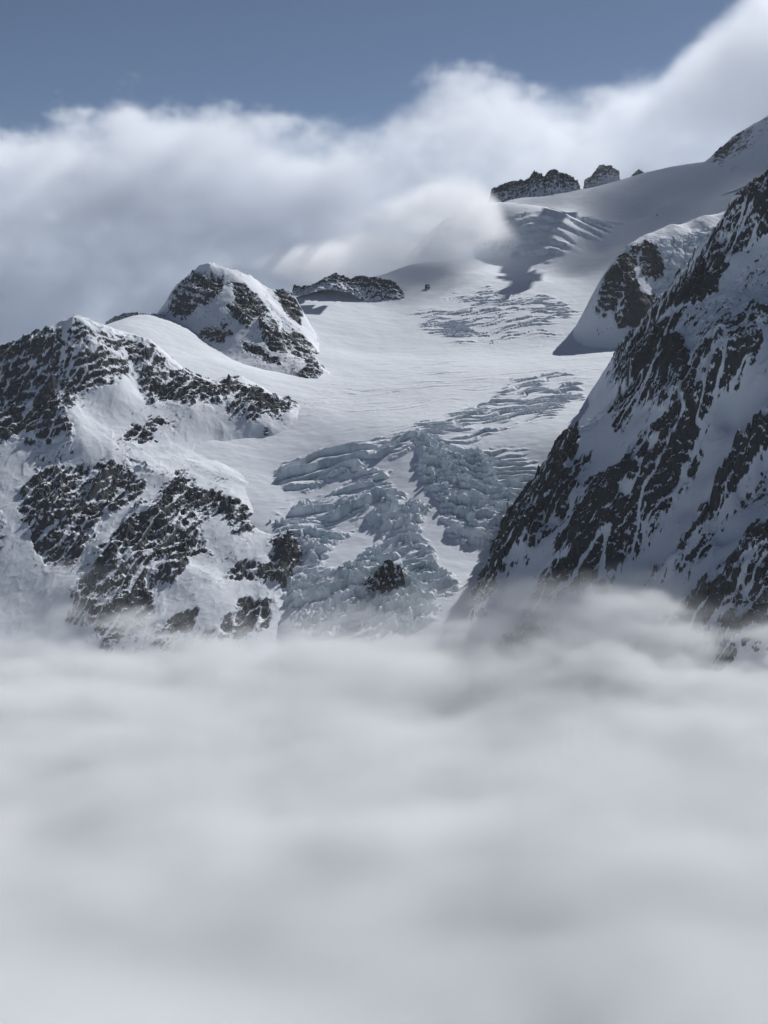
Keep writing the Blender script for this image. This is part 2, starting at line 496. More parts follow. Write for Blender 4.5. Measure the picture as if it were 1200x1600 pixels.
terraces(0.25, 40, zSoft * 0.8, 4.0, 181, 0.5, 1.0, 0.0)
# blocky serac relief
blk = np.clip(zBlue + 0.35 * zLow + 0.3 * zLow2 + 0.05 * zLeft + zCol, 0, 1) * sstep(-0.35, 0.25, fbm(xr, yr, 120, 3, 0.5, 88).reshape(X.shape))
f1, f2, rid, cx, cy = voronoi(xr / 30 + wx / 40, yr / 19 + wy / 40, 5)
Z = Z + (((rid - 0.5) * 17 - np.clip(0.2 - (f2 - f1), 0, 1) * 36 + cy * 9 * (rid - 0.3)).reshape(X.shape)) * blk
f1, f2, rid, cx, cy = voronoi(xr / 12, yr / 9, 6)
Z = Z + ((rid - 0.5) * 5 * (rid > 0.4)).reshape(X.shape) * blk
ice = np.maximum(ice, blk * 0.55)
gyy, gxx = np.gradient(Z)
sl = np.sqrt((gyy / np.gradient(Y, axis=0)) ** 2 + (gxx / np.gradient(X, axis=1)) ** 2)
zone = np.clip(zA * .6 + zB + zL + zArc + zBlue + zLeft + zLow + zLow2 + zTop * 0.5 + zCol, 0, 1)
ice = np.clip(ice * sstep(0.8, 1.5, sl) + zone * sstep(1.3, 2.1, sl) * 0.9, 0, 1)
ice = ice * (0.22 + 0.78 * sstep(-0.22, 0.30, (fbm(xr * 0.6, yr, 46, 4, 0.6, 96) + 0.25 * fbm(xr, yr, 240, 2, 0.5, 97)).reshape(X.shape)))
tr = sstep(0, 16, sdist(pxr + wx, pyr + wy, [(300, 715), (360, 700), (440, 655), (500, 590), (540, 580), (560, 600), (500, 650), (420, 700), (330, 725)])).reshape(X.shape)
dn = sstep(0.12, 0.4, fbm(xr, yr, 16, 3, 0.7, 90).reshape(X.shape))
dust = np.clip(tr * dn * 0.7 + zSoft * dn * 0.3, 0, 0.8)
glacier = grid_mesh('glacier', X, Y, Z, {'rock': ZERO(X), 'ice': ice, 'dust': dust}, ICE, None, zone > 0.35)
tag(glacier, 'broad snowy glacier flowing down between the peaks into a blue crevassed icefall', 'glacier', 'structure')
GX, GY, GZ = X, Y, Z


def surf(px_, py_, X, Y, Z):
    """The mesh point seen at a photo pixel (nearest one)."""
    qx, qy = project(X, Y, Z)
    d = (qx - px_) ** 2 + (qy - py_) ** 2
    m = d < 9
    if m.any():
        yy = np.where(m, Y, 1e9)
        i = np.argmin(yy)
    else:
        i = np.argmin(d)
    return X.flat[i], Y.flat[i], Z.flat[i]


# ------------------------------------------------------------------ left massif
LEFT_CREST = [(0, 545, 5.0), (47, 527, 5.0), (90, 515, 5.02), (117, 498, 5.05), (145, 503, 5.1), (172, 511, 5.15), (205, 526, 5.2), (232, 535, 5.2), (255, 558, 5.2), (272, 574, 5.2), (300, 589, 5.2), (345, 596, 5.25)]
PEAK_CREST = [(258, 490, 6.15), (266, 464, 6.2), (284, 438, 6.25), (300, 427, 6.28), (312, 413, 6.3), (321, 410, 6.3), (345, 419, 6.35), (380, 427, 6.4), (405, 439, 6.42), (420, 454, 6.4)]
C = [P(*c) for c in [
    (-140, 590, 5.0), (-60, 565, 5.0), (0, 545, 5.0), (47, 527, 5.0), (90, 515, 5.02), (117, 498, 5.05), (145, 503, 5.1), (172, 511, 5.15), (205, 526, 5.2), (232, 535, 5.2), (255, 558, 5.2),
    (272, 574, 5.2), (300, 589, 5.2), (345, 596, 5.25), (372, 586, 5.35), (400, 606, 5.3), (440, 624, 5.25), (466, 634, 5.24),
    (452, 648, 5.13), (390, 657, 5.03), (345, 640, 5.05), (300, 637, 5.0), (230, 632, 4.95), (222, 612, 5.02), (250, 590, 5.12),
    (185, 597, 4.95), (125, 617, 4.85), (105, 642, 4.74), (150, 560, 4.97), (60, 570, 4.92), (200, 560, 5.1),
    (150, 655, 4.78), (200, 650, 4.85), (130, 700, 4.62), (200, 710, 4.66), (250, 720, 4.69), (300, 700, 4.82, -10), (270, 670, 4.88, -3),
    (0, 620, 4.8), (50, 610, 4.84), (-80, 640, 4.78), (0, 680, 4.65), (60, 680, 4.66), (100, 670, 4.68),
    (0, 760, 4.45), (30, 800, 4.34), (0, 860, 4.2), (0, 940, 4.05), (60, 965, 3.99), (100, 900, 4.12), (-80, 800, 4.35), (-80, 950, 4.0),
    (75, 725, 4.56), (140, 728, 4.57), (225, 752, 4.56), (220, 790, 4.43), (160, 820, 4.34), (120, 870, 4.21), (70, 850, 4.25), (130, 780, 4.44),
    (180, 850, 4.2), (235, 790, 4.39), (265, 745, 4.58),
    (290, 738, 4.64), (252, 762, 4.53), (200, 810, 4.36), (185, 832, 4.3), (140, 877, 4.17), (115, 920, 4.05), (110, 968, 3.96),
    (320, 762, 4.58), (365, 777, 4.57), (395, 806, 4.5), (400, 832, 4.4), (340, 812, 4.43), (325, 850, 4.32), (300, 878, 4.23), (250, 920, 4.09), (225, 970, 3.97),
    (380, 855, 4.3), (330, 900, 4.15), (280, 960, 3.98), (350, 720, 4.74, -24), (400, 690, 4.95, -45), (340, 690, 4.9, -22),
    (345, 905, 4.16), (380, 875, 4.25), (425, 872, 4.29), (448, 832, 4.42), (472, 850, 4.36), (472, 890, 4.25), (440, 915, 4.15), (360, 945, 4.02),
    (380, 925, 4.1), (430, 945, 4.05), (400, 985, 3.93), (350, 995, 3.9), (150, 1000, 3.88), (0, 1000, 3.92), (300, 1010, 3.86), (0, 1160, 3.5), (200, 1160, 3.5), (400, 1140, 3.5), (-100, 1160, 3.5),
    (500, 800, 4.52, -90), (500, 900, 4.2, -90), (470, 980, 3.9, -70), (435, 790, 4.57, -45), (450, 730, 4.78, -70), (490, 655, 5.1, -80), (510, 625, 5.3, -90), (420, 820, 4.48, -12), (560, 700, 4.9, -250), (560, 850, 4.3, -250),
]]
C += back_of([P(-60, 565, 5.0), P(0, 545, 5.0), P(60, 520, 5.0), P(117, 498, 5.05)], -30, 350, -260)
C += back_of([P(172, 511, 5.15), P(232, 535, 5.2), P(290, 585, 5.2), P(345, 596, 5.25), P(400, 606, 5.3), P(460, 632, 5.24)], 20, 170, -40)
C += back_of([P(172, 511, 5.15), P(232, 535, 5.2), P(290, 585, 5.2), P(345, 596, 5.25), P(400, 606, 5.3), P(460, 632, 5.24)], 20, 400, -120)
X, Y = fan(-0.315, -0.035, 0.00058, rows((3500, 3820, 6), (3820, 5400, 3.0), (5400, 5650, 8)))
tm = TPS(C, power=1.25)
B = tm(X, Y)
polys = [
    ([(-140, 590), (0, 545), (60, 522), (95, 517), (105, 540), (100, 580), (90, 610), (100, 640), (112, 660), (115, 685), (60, 690), (0, 690), (-140, 700)], 0.70),
    ([(100, 520), (120, 500), (150, 512), (200, 530), (232, 538), (258, 560), (240, 580), (185, 597), (125, 617), (105, 642), (92, 610), (100, 560)], 0.60),
    ([(215, 600), (240, 560), (260, 565), (300, 588), (345, 600), (345, 635), (300, 632), (230, 628), (222, 612)], 0.66),
    ([(345, 596), (372, 584), (385, 600), (440, 622), (470, 633), (452, 646), (390, 656), (360, 648), (346, 632)], 0.62),
    ([(195, 678), (210, 660), (232, 668), (236, 688), (200, 690)], 0.75),
    ([(215, 664), (240, 654), (276, 650), (270, 661), (235, 670)], 0.6),
    ([(105, 640), (120, 650), (118, 690), (110, 725), (60, 735), (55, 690)], 0.35),
    ([(20, 765), (75, 725), (140, 728), (165, 718), (190, 722), (225, 752), (222, 776), (190, 797), (165, 812), (120, 876), (70, 880), (50, 845), (35, 805)], 0.64),
    ([(250, 762), (280, 737), (320, 760), (365, 775), (395, 805), (402, 826), (380, 836), (345, 812), (318, 812), (312, 832), (328, 860), (300, 877), (280, 910), (250, 917), (240, 935), (225, 975), (165, 990), (110, 970), (110, 920), (135, 875), (185, 832), (200, 810)], 0.64),
    ([(285, 742), (320, 762), (365, 777), (397, 806), (398, 824), (370, 815), (330, 800), (290, 790)], 0.8),
    ([(265, 962), (310, 942), (305, 985), (258, 987)], 0.7),
    ([(345, 905), (380, 875), (425, 880), (432, 850), (446, 830), (473, 852), (474, 890), (440, 916), (405, 905), (370, 900)], 0.78),
    ([(425, 845), (447, 828), (474, 850), (474, 888), (445, 912), (428, 895)], 1.0),
    ([(378, 928), (420, 937), (432, 955), (402, 985), (345, 1000), (355, 955)], 0.7),
    ([(-10, 790), (12, 800), (14, 850), (-10, 890)], 0.4),
    ([(190, 700), (240, 735), (215, 740)], 0.5),
    ([(150, 985), (240, 960), (330, 985), (340, 1020), (150, 1020)], 0.45),
]
Z, rock, cov, sl = rocky(X, Y, B, polys, seed=11, amp=24, warp=8, streak=(0.45, 0.89), squash=1.7, edge=10.0, gully=0.7, fine_k=1.5, crest=[P(*c) for c in dense(LEFT_CREST, 4)], teeth=16.0, strata=(0.9, -0.05, 0.35))
kp = Z > tg(X, Y) - 60
mass = grid_mesh('mountain', X, Y, Z, {'rock': rock, 'ice': ZERO(X), 'dust': ZERO(X)}, ROCK_FAR, kp, rock > 0.4)
tag(mass, 'broad grey snow-dusted mountain shoulder at the left above the clouds', 'mountain', 'structure')

# ------------------------------------------------------------------ pyramid peak
C = [P(*c) for c in [
    (258, 490, 6.15), (266, 464, 6.2), (284, 438, 6.25), (300, 427, 6.28), (312, 413, 6.3), (321, 410, 6.3), (345, 419, 6.35), (380, 427, 6.4), (405, 439, 6.42), (420, 454, 6.4), (438, 451, 6.4),
    (455, 453, 6.42), (470, 482, 6.4), (478, 502, 6.33), (490, 540, 6.15), (503, 570, 5.98),
    (262, 498, 6.08), (290, 522, 5.98), (300, 536, 5.92), (340, 549, 5.85), (375, 561, 5.8), (410, 569, 5.74), (440, 581, 5.69), (465, 591, 5.65), (495, 593, 5.66), (508, 578, 5.78),
    (345, 440, 6.22), (385, 446, 6.22), (400, 468, 6.15), (425, 505, 6.03), (445, 542, 5.88), (345, 490, 6.03), (320, 500, 6.03), (300, 482, 6.1), (285, 460, 6.16), (320, 460, 6.14), (310, 435, 6.24),
    (370, 480, 6.06), (360, 520, 5.93), (400, 530, 5.92), (430, 470, 6.3), (450, 520, 6.1), (475, 560, 5.88), (460, 480, 6.35), (420, 550, 5.83),
    (240, 505, 6.0, -25), (280, 550, 5.75, -40), (350, 580, 5.6, -40), (430, 605, 5.5, -60), (520, 600, 5.6, -90), (525, 560, 6.0, -110), (510, 510, 6.45, -120), (500, 470, 6.8, -130), (560, 540, 6.3, -250), (560, 620, 5.5, -200),
]]
C += back_of([P(258, 490, 6.15), P(284, 438, 6.25), P(321, 410, 6.3), P(380, 427, 6.4), P(438, 451, 6.4), P(470, 482, 6.4)], 10, 320, -240)
X, Y = fan(-0.185, -0.03, 0.00056, rows((5480, 6500, 3.2), (6500, 6800, 8)))
tp = TPS(C, power=1.25)
B = tp(X, Y)
polys = [
    ([(258, 490), (266, 462), (285, 438), (302, 424), (320, 425), (350, 440), (345, 465), (325, 475), (300, 485), (290, 500), (275, 492)], 0.66),
    ([(300, 424), (316, 410), (345, 420), (385, 428), (410, 445), (400, 452), (360, 440), (320, 432)], 0.15),
    ([(350, 440), (385, 444), (402, 465), (430, 500), (448, 530), (448, 548), (425, 545), (405, 530), (400, 500), (385, 510), (360, 500), (355, 480), (372, 465), (365, 450)], 0.68),
    ([(298, 530), (315, 515), (350, 512), (362, 520), (335, 535), (305, 540)], 0.6),
    ([(375, 535), (400, 538), (435, 560), (440, 572), (420, 568), (385, 550)], 0.7),
    ([(430, 452), (440, 448), (455, 455), (474, 488), (466, 500), (470, 515), (455, 500), (445, 480)], 0.85),
    ([(400, 500), (440, 515), (470, 520), (490, 545), (505, 575), (495, 580), (470, 560), (450, 545), (420, 545)], 0.6),
    ([(452, 578), (470, 580), (490, 575), (505, 580), (498, 594), (470, 590)], 0.8),
    ([(405, 455), (440, 490), (470, 510), (480, 535), (450, 520), (415, 480)], 0.28),
    ([(345, 510), (356, 500), (358, 522)], 0.7),
]
Z, rock, cov, sl = rocky(X, Y, B, polys, seed=21, amp=18, warp=5, soft=5, edge=9.0, fine_k=1.4, crest=[P(*c) for c in dense(PEAK_CREST, 4)], teeth=20.0)
kp = Z > tg(X, Y) - 60
peak = grid_mesh('mountain', X, Y, Z, {'rock': rock, 'ice': ZERO(X), 'dust': ZERO(X)}, ROCK_FAR, kp, rock > 0.4)
tag(peak, 'rocky pyramid peak with a snowy summit rising beside the glacier', 'mountain', 'structure')

# ------------------------------------------------------------------ ice wall and rock face below the right ridge
C = [P(*c) for c in [
    (918, 493, 6.42), (940, 518, 6.32), (980, 530, 6.22), (1015, 533, 6.18), (1060, 535, 6.12),
    (932, 470, 6.42), (945, 430, 6.5), (965, 402, 6.57), (985, 382, 6.65), (1008, 366, 6.75), (1050, 350, 6.85), (1100, 337, 6.95), (1145, 326, 7.0), (1200, 315, 7.05), (1260, 300, 7.1),
    (975, 470, 6.36), (1020, 450, 6.46), (1020, 500, 6.28), (980, 515, 6.27), (1060, 430, 6.52), (1080, 470, 6.4), (1060, 380, 6.7), (1110, 375, 6.72), (1130, 440, 6.5), (1030, 372, 6.7), (1200, 400, 6.7), (1000, 410, 6.56),
    (1080, 358, 6.84), (1130, 345, 6.9), (950, 500, 6.33),
    (900, 475, 6.6, -120), (905, 515, 6.38, -80), (935, 545, 6.2, -80), (1000, 560, 6.05, -80), (1100, 570, 6.0, -90), (850, 500, 6.5, -250), (870, 560, 6.1, -200),
]]
C += back_of([P(932, 470, 6.42), P(965, 402, 6.57), P(1008, 366, 6.75), P(1050, 350, 6.85), P(1145, 326, 7.0), P(1260, 300, 7.1)], -60, 330, -220)
X, Y = fan(0.12, 0.30, 0.0006, rows((5950, 7050, 3.6), (7050, 7400, 9)))
tw = TPS(C, power=1.25)
B = tw(X, Y)
polys = [
    ([(930, 470), (943, 432), (965, 405), (988, 382), (1000, 385), (998, 420), (975, 425), (970, 460), (962, 485), (930, 485)], 0.85),
    ([(976, 424), (990, 425), (1000, 455), (1024, 462), (1020, 508), (985, 518), (964, 505), (972, 470)], 0.92),
    ([(1005, 375), (1022, 380), (1036, 410), (1036, 432), (1018, 438), (1005, 425), (1000, 400)], 0.85),
    ([(935, 490), (950, 485), (945, 500)], 0.5),
    ([(1090, 395), (1115, 395), (1110, 420), (1080, 440)], 0.3),
]
Z, rock, cov, sl = rocky(X, Y, B, polys, seed=31, amp=17, warp=6, soft=5)
qx, qy = project(X, Y, B)
fz = sstep(-8, 8, sdist(qx.ravel(), qy.ravel(), [(1022, 376), (1060, 370), (1090, 360), (1130, 355), (1130, 420), (1080, 490), (1050, 510), (1020, 515), (1026, 460), (1040, 425)])).reshape(X.shape)
f1, f2, rid, cx, cy = voronoi(X.ravel() / 34, Y.ravel() / 24, 9)
Z = Z + ((rid - 0.5) * 20 - np.clip(0.2 - (f2 - f1), 0, 1) * 30).reshape(X.shape) * fz + fbm(X.ravel(), Y.ravel(), 30, 3, 0.6, 3).reshape(X.shape) * 8 * fz
gyy, gxx = np.gradient(Z)
sl = np.sqrt((gyy / np.gradient(Y, axis=0)) ** 2 + (gxx / np.gradient(X, axis=1)) ** 2)
wall = grid_mesh('mountain', X, Y, Z, {'rock': rock, 'ice': fz * sstep(0.7, 1.6, sl) * 0.8, 'dust': ZERO(X)}, ICE, Z > tg(X, Y) - 60, np.maximum(rock, fz) > 0.4)
tag(wall, 'snow-capped buttress with a dark rock face and a hanging ice wall', 'mountain', 'structure')

# ------------------------------------------------------------------ far upper right peak
C = [P(*c) for c in [
    (1108, 257, 8.9), (1118, 240, 9.0), (1132, 226, 9.0), (1150, 211, 9.0), (1175, 196, 9.0), (1200, 181, 9.0), (1240, 155, 9.0), (1300, 120, 9.0), (1060, 268, 9.1), (1085, 262, 9.0), (1040, 275, 9.1),
    (1150, 250, 8.6), (1200, 230, 8.55), (1250, 210, 8.5), (1120, 272, 8.6), (1060, 280, 8.8), (1200, 265, 8.3, -5), (1150, 285, 8.3, -10), (1100, 297, 8.35, -15), (1040, 300, 8.6, -40), (1300, 220, 8.3), (1000, 290, 9.0, -60),
]]
C += back_of([P(1108, 257, 8.9), P(1132, 226, 9.0), P(1200, 181, 9.0), P(1300, 120, 9.0), P(1040, 275, 9.1)], -80, 500, -350)
X, Y = fan(0.17, 0.325, 0.0007, rows((8150, 9300, 7), (9300, 9700, 20)))
B = TPS(C, power=1.25)(X, Y)
polys = [
    ([(1108, 256), (1120, 236), (1133, 224), (1160, 205), (1150, 225), (1140, 240), (1125, 250)], 0.85),
    ([(1058, 268), (1085, 259), (1100, 256), (1100, 263), (1070, 270)], 0.7),
    ([(1160, 205), (1200, 180), (1240, 150), (1240, 200), (1180, 225), (1140, 250)], 0.3),
]
Z, rock, cov, sl = rocky(X, Y, B, polys, seed=41, amp=16, warp=5, soft=5)
far = grid_mesh('mountain', X, Y, Z, {'rock': rock, 'ice': ZERO(X), 'dust': ZERO(X)}, ROCK_FAR, Z > tg(X, Y) - 80, rock > 0.4)
tag(far, 'distant snowy peak half veiled by cloud at the head of the glacier', 'mountain', 'structure')

# ------------------------------------------------------------------ right ridge
crest1 = [(1320, 215, 5.1), (1260, 245, 5.05), (1200, 277, 5.0), (1165, 302, 4.95), (1148, 320, 4.93), (1138, 352, 4.9), (1128, 387, 4.85), (1110, 407, 4.82), (1095, 437, 4.78), (1060, 472, 4.72), (1035, 502, 4.68), (1010, 542, 4.62),
          (988, 569, 4.58), (982, 595, 4.55), (960, 625, 4.54), (930, 655, 4.52), (895, 676, 4.5), (874, 700, 4.44), (863, 730, 4.36), (845, 765, 4.28), (825, 800, 4.22), (800, 842, 4.15), (775, 887, 4.07), (755, 932, 3.98), (740, 962, 3.93), (715, 1010, 3.83)]
C = [P(*c) for c in dense(crest1)]
C += [P(a, b, D + 0.25 * max(0.0, 4.4 - D)) for a, b, D in [
    *[(a, b, D - 0.035) for a, b, D in ((1250, 450, 4.7), (1175, 470, 4.6), (1152, 498, 4.5), (1140, 505, 4.47), (1115, 508, 4.43), (1090, 552, 4.35), (1062, 600, 4.27), (1040, 640, 4.22), (1010, 700, 4.12), (980, 740, 4.05), (930, 800, 3.96), (870, 870, 3.86), (830, 930, 3.78), (800, 975, 3.71))],
    (1060, 520, 4.57), (1100, 478, 4.63), (1130, 440, 4.7), (1155, 400, 4.76), (1200, 385, 4.8), (1072, 560, 4.44), (1020, 600, 4.42),
    *[(a, b, D + 0.07) for a, b, D in ((985, 650, 4.32), (955, 700, 4.23), (930, 740, 4.15), (895, 800, 4.02), (840, 880, 3.9), (790, 960, 3.76), (1010, 640, 4.29), (900, 720, 4.3), (850, 820, 4.08), (790, 920, 3.9))],
    *[(a, b, D + 0.07) for a, b, D in ((1250, 540, 4.35), (1190, 560, 4.25), (1140, 660, 4.09), (1100, 740, 3.94), (1070, 800, 3.84), (1020, 900, 3.7), (980, 965, 3.6))],
    (1100, 620, 4.2), (1060, 720, 4.05), (1000, 830, 3.88), (940, 910, 3.76), (900, 970, 3.66), (1160, 550, 4.32),
    *[(a, b, D - 0.035) for a, b, D in ((1260, 580, 4.25), (1200, 645, 4.12), (1170, 690, 4.02), (1130, 750, 3.92), (1090, 820, 3.79), (1050, 872, 3.69), (1000, 932, 3.59))],
    *[(a, b, D + 0.07) for a, b, D in ((1260, 690, 3.95), (1200, 745, 3.88), (1130, 850, 3.65), (1060, 920, 3.53), (1000, 985, 3.44), (1160, 780, 3.8))],
    *[(a, b, D - 0.035) for a, b, D in ((1260, 745, 3.85), (1200, 802, 3.76), (1160, 842, 3.66), (1120, 892, 3.55), (1060, 947, 3.45), (990, 997, 3.38), (950, 1020, 3.34))],
    (1200, 900, 3.5), (1150, 960, 3.37), (1200, 1000, 3.26), (1100, 1020, 3.26), (1050, 1060, 3.2), (1200, 1085, 3.05), (1160, 1105, 3.02), (1130, 1150, 2.93), (1260, 1000, 3.3), (1260, 1100, 3.05), (1200, 1160, 2.9), (1200, 1040, 3.12), (1000, 1080, 3.2), (900, 1030, 3.52),
]]
for d in (50, 140, 300, 520, 820):
    C += back_of([P(*c) for c in (dense(crest1) if d < 100 else crest1[1:] if d < 500 else crest1[1::2])], -0.69 * d, 0.72 * d, -1.05 * d)
X, Y = fan(0.04, 0.325, 0.00056, rows((2650, 3200, 6), (3200, 4950, 2.7), (4950, 5400, 8)))
tr_ = TPS(C, power=1.15)
B = tr_(X, Y)
polys = [
    ([(1190, 255), (1150, 288), (1128, 310), (1118, 345), (1105, 380), (1085, 400), (1072, 430), (1125, 440), (1150, 390), (1200, 372), (1300, 330), (1300, 190)], 0.66),
    ([(1085, 400), (1070, 428), (1038, 460), (1010, 495), (980, 535), (1040, 545), (1070, 500), (1100, 470), (1125, 440)], 0.84),
    ([(1060, 515), (1100, 455), (1135, 440), (1145, 500), (1090, 555), (1080, 560)], 0.36),
    ([(1140, 440), (1200, 390), (1300, 360), (1300, 500), (1200, 480), (1150, 495)], 0.30),
    ([(982, 533), (960, 562), (955, 592), (1010, 610), (1060, 600), (1085, 560), (1062, 520), (1040, 520)], 0.82),
    ([(1085, 558), (1115, 508), (1142, 505), (1175, 472), (1300, 440), (1300, 520), (1195, 510), (1180, 560), (1150, 600), (1120, 640), (1100, 680), (1060, 640), (1065, 600)], 0.66),
    ([(990, 690), (1035, 640), (1065, 598), (1100, 610), (1095, 680), (1085, 740), (1040, 800), (1030, 720), (1000, 720)], 0.80),
    ([(1100, 620), (1120, 650), (1090, 720), (1070, 780), (1040, 830), (1015, 860), (1010, 800), (1060, 720)], 0.55),
    ([(960, 610), (1010, 600), (1015, 620), (975, 665), (955, 665)], 0.66),
    ([(985, 590), (1060, 600), (1035, 640), (1000, 640), (970, 660), (990, 620)], 0.55),
    ([(855, 690), (897, 655), (905, 690), (905, 715), (880, 740), (850, 770), (835, 765), (845, 730)], 1.0),
    ([(900, 720), (925, 705), (900, 760), (880, 800), (860, 830), (820, 860), (795, 860), (770, 900), (750, 930), (730, 920), (780, 830), (825, 760), (875, 735)], 0.82),
    ([(750, 895), (795, 875), (770, 940), (745, 975), (715, 962)], 0.62),
    ([(790, 880), (850, 850), (840, 865), (790, 910)], 0.4),
    ([(920, 745), (960, 735), (1000, 690), (1040, 700), (1045, 760), (1020, 810), (980, 880), (960, 920), (940, 1040), (770, 1040), (830, 930), (850, 895), (870, 870), (865, 850), (895, 820)], 0.80),
    ([(940, 760), (1020, 690), (1030, 740), (970, 830), (930, 900), (920, 850), (900, 850)], 0.78),
    ([(1150, 695), (1195, 655), (1300, 580), (1300, 640), (1200, 690), (1165, 740), (1140, 780), (1105, 815), (1095, 800), (1120, 750)], 0.78),
    ([(1200, 640), (1300, 560), (1300, 600), (1180, 680)], 0.5),
    ([(1095, 800), (1110, 815), (1060, 860), (1010, 915), (1000, 935), (1050, 870)], 0.66),
    ([(1100, 840), (1150, 790), (1200, 745), (1200, 780), (1160, 800), (1120, 850), (1070, 900), (1010, 925), (1040, 890)], 0.42),
    ([(1120, 890), (1160, 845), (1200, 800), (1300, 720), (1300, 1030), (1180, 1020), (1100, 1060), (1140, 960), (1150, 920)], 0.74),
    ([(1060, 945), (1120, 892), (1150, 920), (1120, 960), (1080, 985), (960, 1025), (990, 997)], 0.8),
    ([(1090, 990), (1130, 965), (1110, 1010), (1060, 1045), (1050, 1030)], 0.5),
    ([(1155, 1105), (1200, 1060), (1300, 1030), (1300, 1160), (1130, 1160)], 0.75),
    ([(975, 990), (1040, 945), (1000, 985), (960, 1010)], 0.3),
]
Z, rock, cov, sl = rocky(X, Y, B, polys, seed=51, amp=27, warp=8, soft=5, streak=(0.67, 0.74), squash=2.3, strata=(0.55, -0.1, 0.75), jagk=1.35, edge=20.0, proud=26.0, gully=1.0, crest=[P(*c) for c in dense(crest1, 5)], teeth=42.0, fine_k=1.15)
ridge = grid_mesh('mountain', X, Y, Z, {'rock': rock, 'ice': ZERO(X), 'dust': ZERO(X)}, ROCK_NEAR, Z > tg(X, Y) - 60, rock > 0.4)
tag(ridge, 'steep dark rock ridge streaked with snow gullies rising at the right', 'mountain', 'structure')

# ------------------------------------------------------------------ crags, outcrops and boulders standing out of the snow
def crag(top, bot, D, label, depth=60.0, seed=1, cov=0.8, jag=6.0, name='rock_outcrop', cat='rock', mat=None, group=None, foot=25.0, lean=0.35, nt_=None, sink=14.0, lump=1.0, footsnow=0.0):
    """A crag with a jagged crest: its crest line and foot line are given as photo pixels at D km; depth in metres."""
    top, bot = np.asarray(top, float), np.asarray(bot, float)
    px0, px1 = top[0, 0], top[-1, 0]
    mpp = D * 1000 / F
    n = nt_ or int(np.clip((px1 - px0) * mpp / 3.2, 14, 190))
    tx = np.linspace(px0, px1, n)
    tt, tb = np.interp(tx, top[:, 0], top[:, 1]), np.interp(tx, bot[:, 0], bot[:, 1])
    m = 38
    S = np.linspace(0, 1, m)
    zt = np.array([P(a, b, D)[2] for a, b in zip(tx, tt)]); zb = np.array([P(a, b, D)[2] for a, b in zip(tx, tb)])
    xw = np.array([P(a, b, D)[0] for a, b in zip(tx, tt)])
    ends = np.clip(np.minimum(np.arange(n), n - 1 - np.arange(n)) / 4.0, 0, 1)
    h = np.maximum(zt - zb, 0.5)
    # cross-section: steep front with ledges, rounded crest, back slope
    fr = S / 0.58
    front = np.where(S < 0.58, np.clip(fr, 0, 1) ** 0.8, 1 - ((S - 0.58) / 0.42) ** 1.5)
    yoff = np.where(S < 0.58, -foot * (1 - fr) ** 1.2, (S - 0.58) / 0.42 * depth)
    XX = np.repeat(xw[:, None], m, 1)
    YY = D * 1000 + yoff[None, :] * (0.35 + 0.65 * ends[:, None])
    ZZ = zb[:, None] - sink * (1 - front)[None, :] + h[:, None] * front[None, :]
    xr, yr, zr = XX.ravel(), YY.ravel(), ZZ.ravel()
    d1 = (ridged(xr + yr * 0.4, zr * 1.2 + yr * 0.5, 34 * lump, 4, 0.6, seed)).reshape(XX.shape)
    d2 = fbm(xr + yr, zr + yr * 0.7, 11 * lump, 3, 0.65, seed + 5).reshape(XX.shape)
    k = np.clip(h / 25.0, 0.15, 1.2)[:, None]
    crest = np.exp(-((S - 0.56) / 0.16) ** 2)[None, :]
    YY = YY - (d1 * 2.2 * jag + d2 * jag * 0.9) * k
    ZZ = ZZ + (d1 * 0.9 + d2 * 0.8) * jag * k * (0.4 + 0.6 * crest) * np.clip(front * 2, 0, 1)[None, :]
    XX = XX + d2 * jag * 0.5 * k
    # normals -> snow on the ledges
    P3 = np.stack([XX, YY, ZZ], -1)
    nn = np.cross(np.gradient(P3, axis=0), np.gradient(P3, axis=1))
    nn /= np.linalg.norm(nn, axis=-1, keepdims=True) + 1e-9
    steep = 1 - np.abs(nn[..., 2])
    t = -(steep * 0.9 + fbm(XX.ravel(), (ZZ * 1.6 + YY).ravel(), 13, 3, 0.75, seed + 8).reshape(XX.shape) * 0.7) + footsnow * (1 - np.clip(front * 1.15, 0, 1))[None, :]
    t = rank01(t, np.ones(t.shape, bool))
    rock = 1 / (1 + np.exp(-np.clip((cov - t) / 0.07, -30, 30)))
    o = grid_mesh(name, XX, YY, ZZ, {'rock': rock, 'ice': ZERO(XX), 'dust': ZERO(XX)}, mat or ROCK_FAR, None, rock > 0.3)
    return tag(o, label, cat, None, group)


crag([(750, 326), (764, 314), (768, 296), (785, 288), (800, 283), (818, 281), (826, 279), (834, 267), (842, 271), (851, 275), (858, 266), (866, 264), (884, 272), (896, 277), (904, 286), (906, 294)],
     [(750, 330), (770, 326), (800, 316), (840, 306), (905, 299)], 8.95, 'long jagged crest of dark rock standing on the skyline above the glacier', 90, 3, 0.5, 15, 'rock_crest', 'rock ridge', foot=90, lump=1.5, footsnow=0.7)
crag([(912, 291), (914, 279), (922, 277), (930, 267), (936, 258), (950, 257), (960, 262), (968, 269)],
     [(912, 296), (925, 295), (940, 290), (955, 284), (968, 280)], 9.05, 'snow-flanked rock tower on the skyline beside the long rock crest', 70, 7, 0.5, 11, 'rock_tower', 'rock', foot=70, lump=1.3, footsnow=0.9)
crag([(987, 274), (993, 268), (998, 264), (1004, 268), (1013, 274)], [(987, 276), (1013, 276)], 9.15, 'small pointed pyramid of rock alone on the snowy skyline', 45, 9, 0.85, 4, 'rock_pinnacle', 'rock', foot=25, nt_=22)
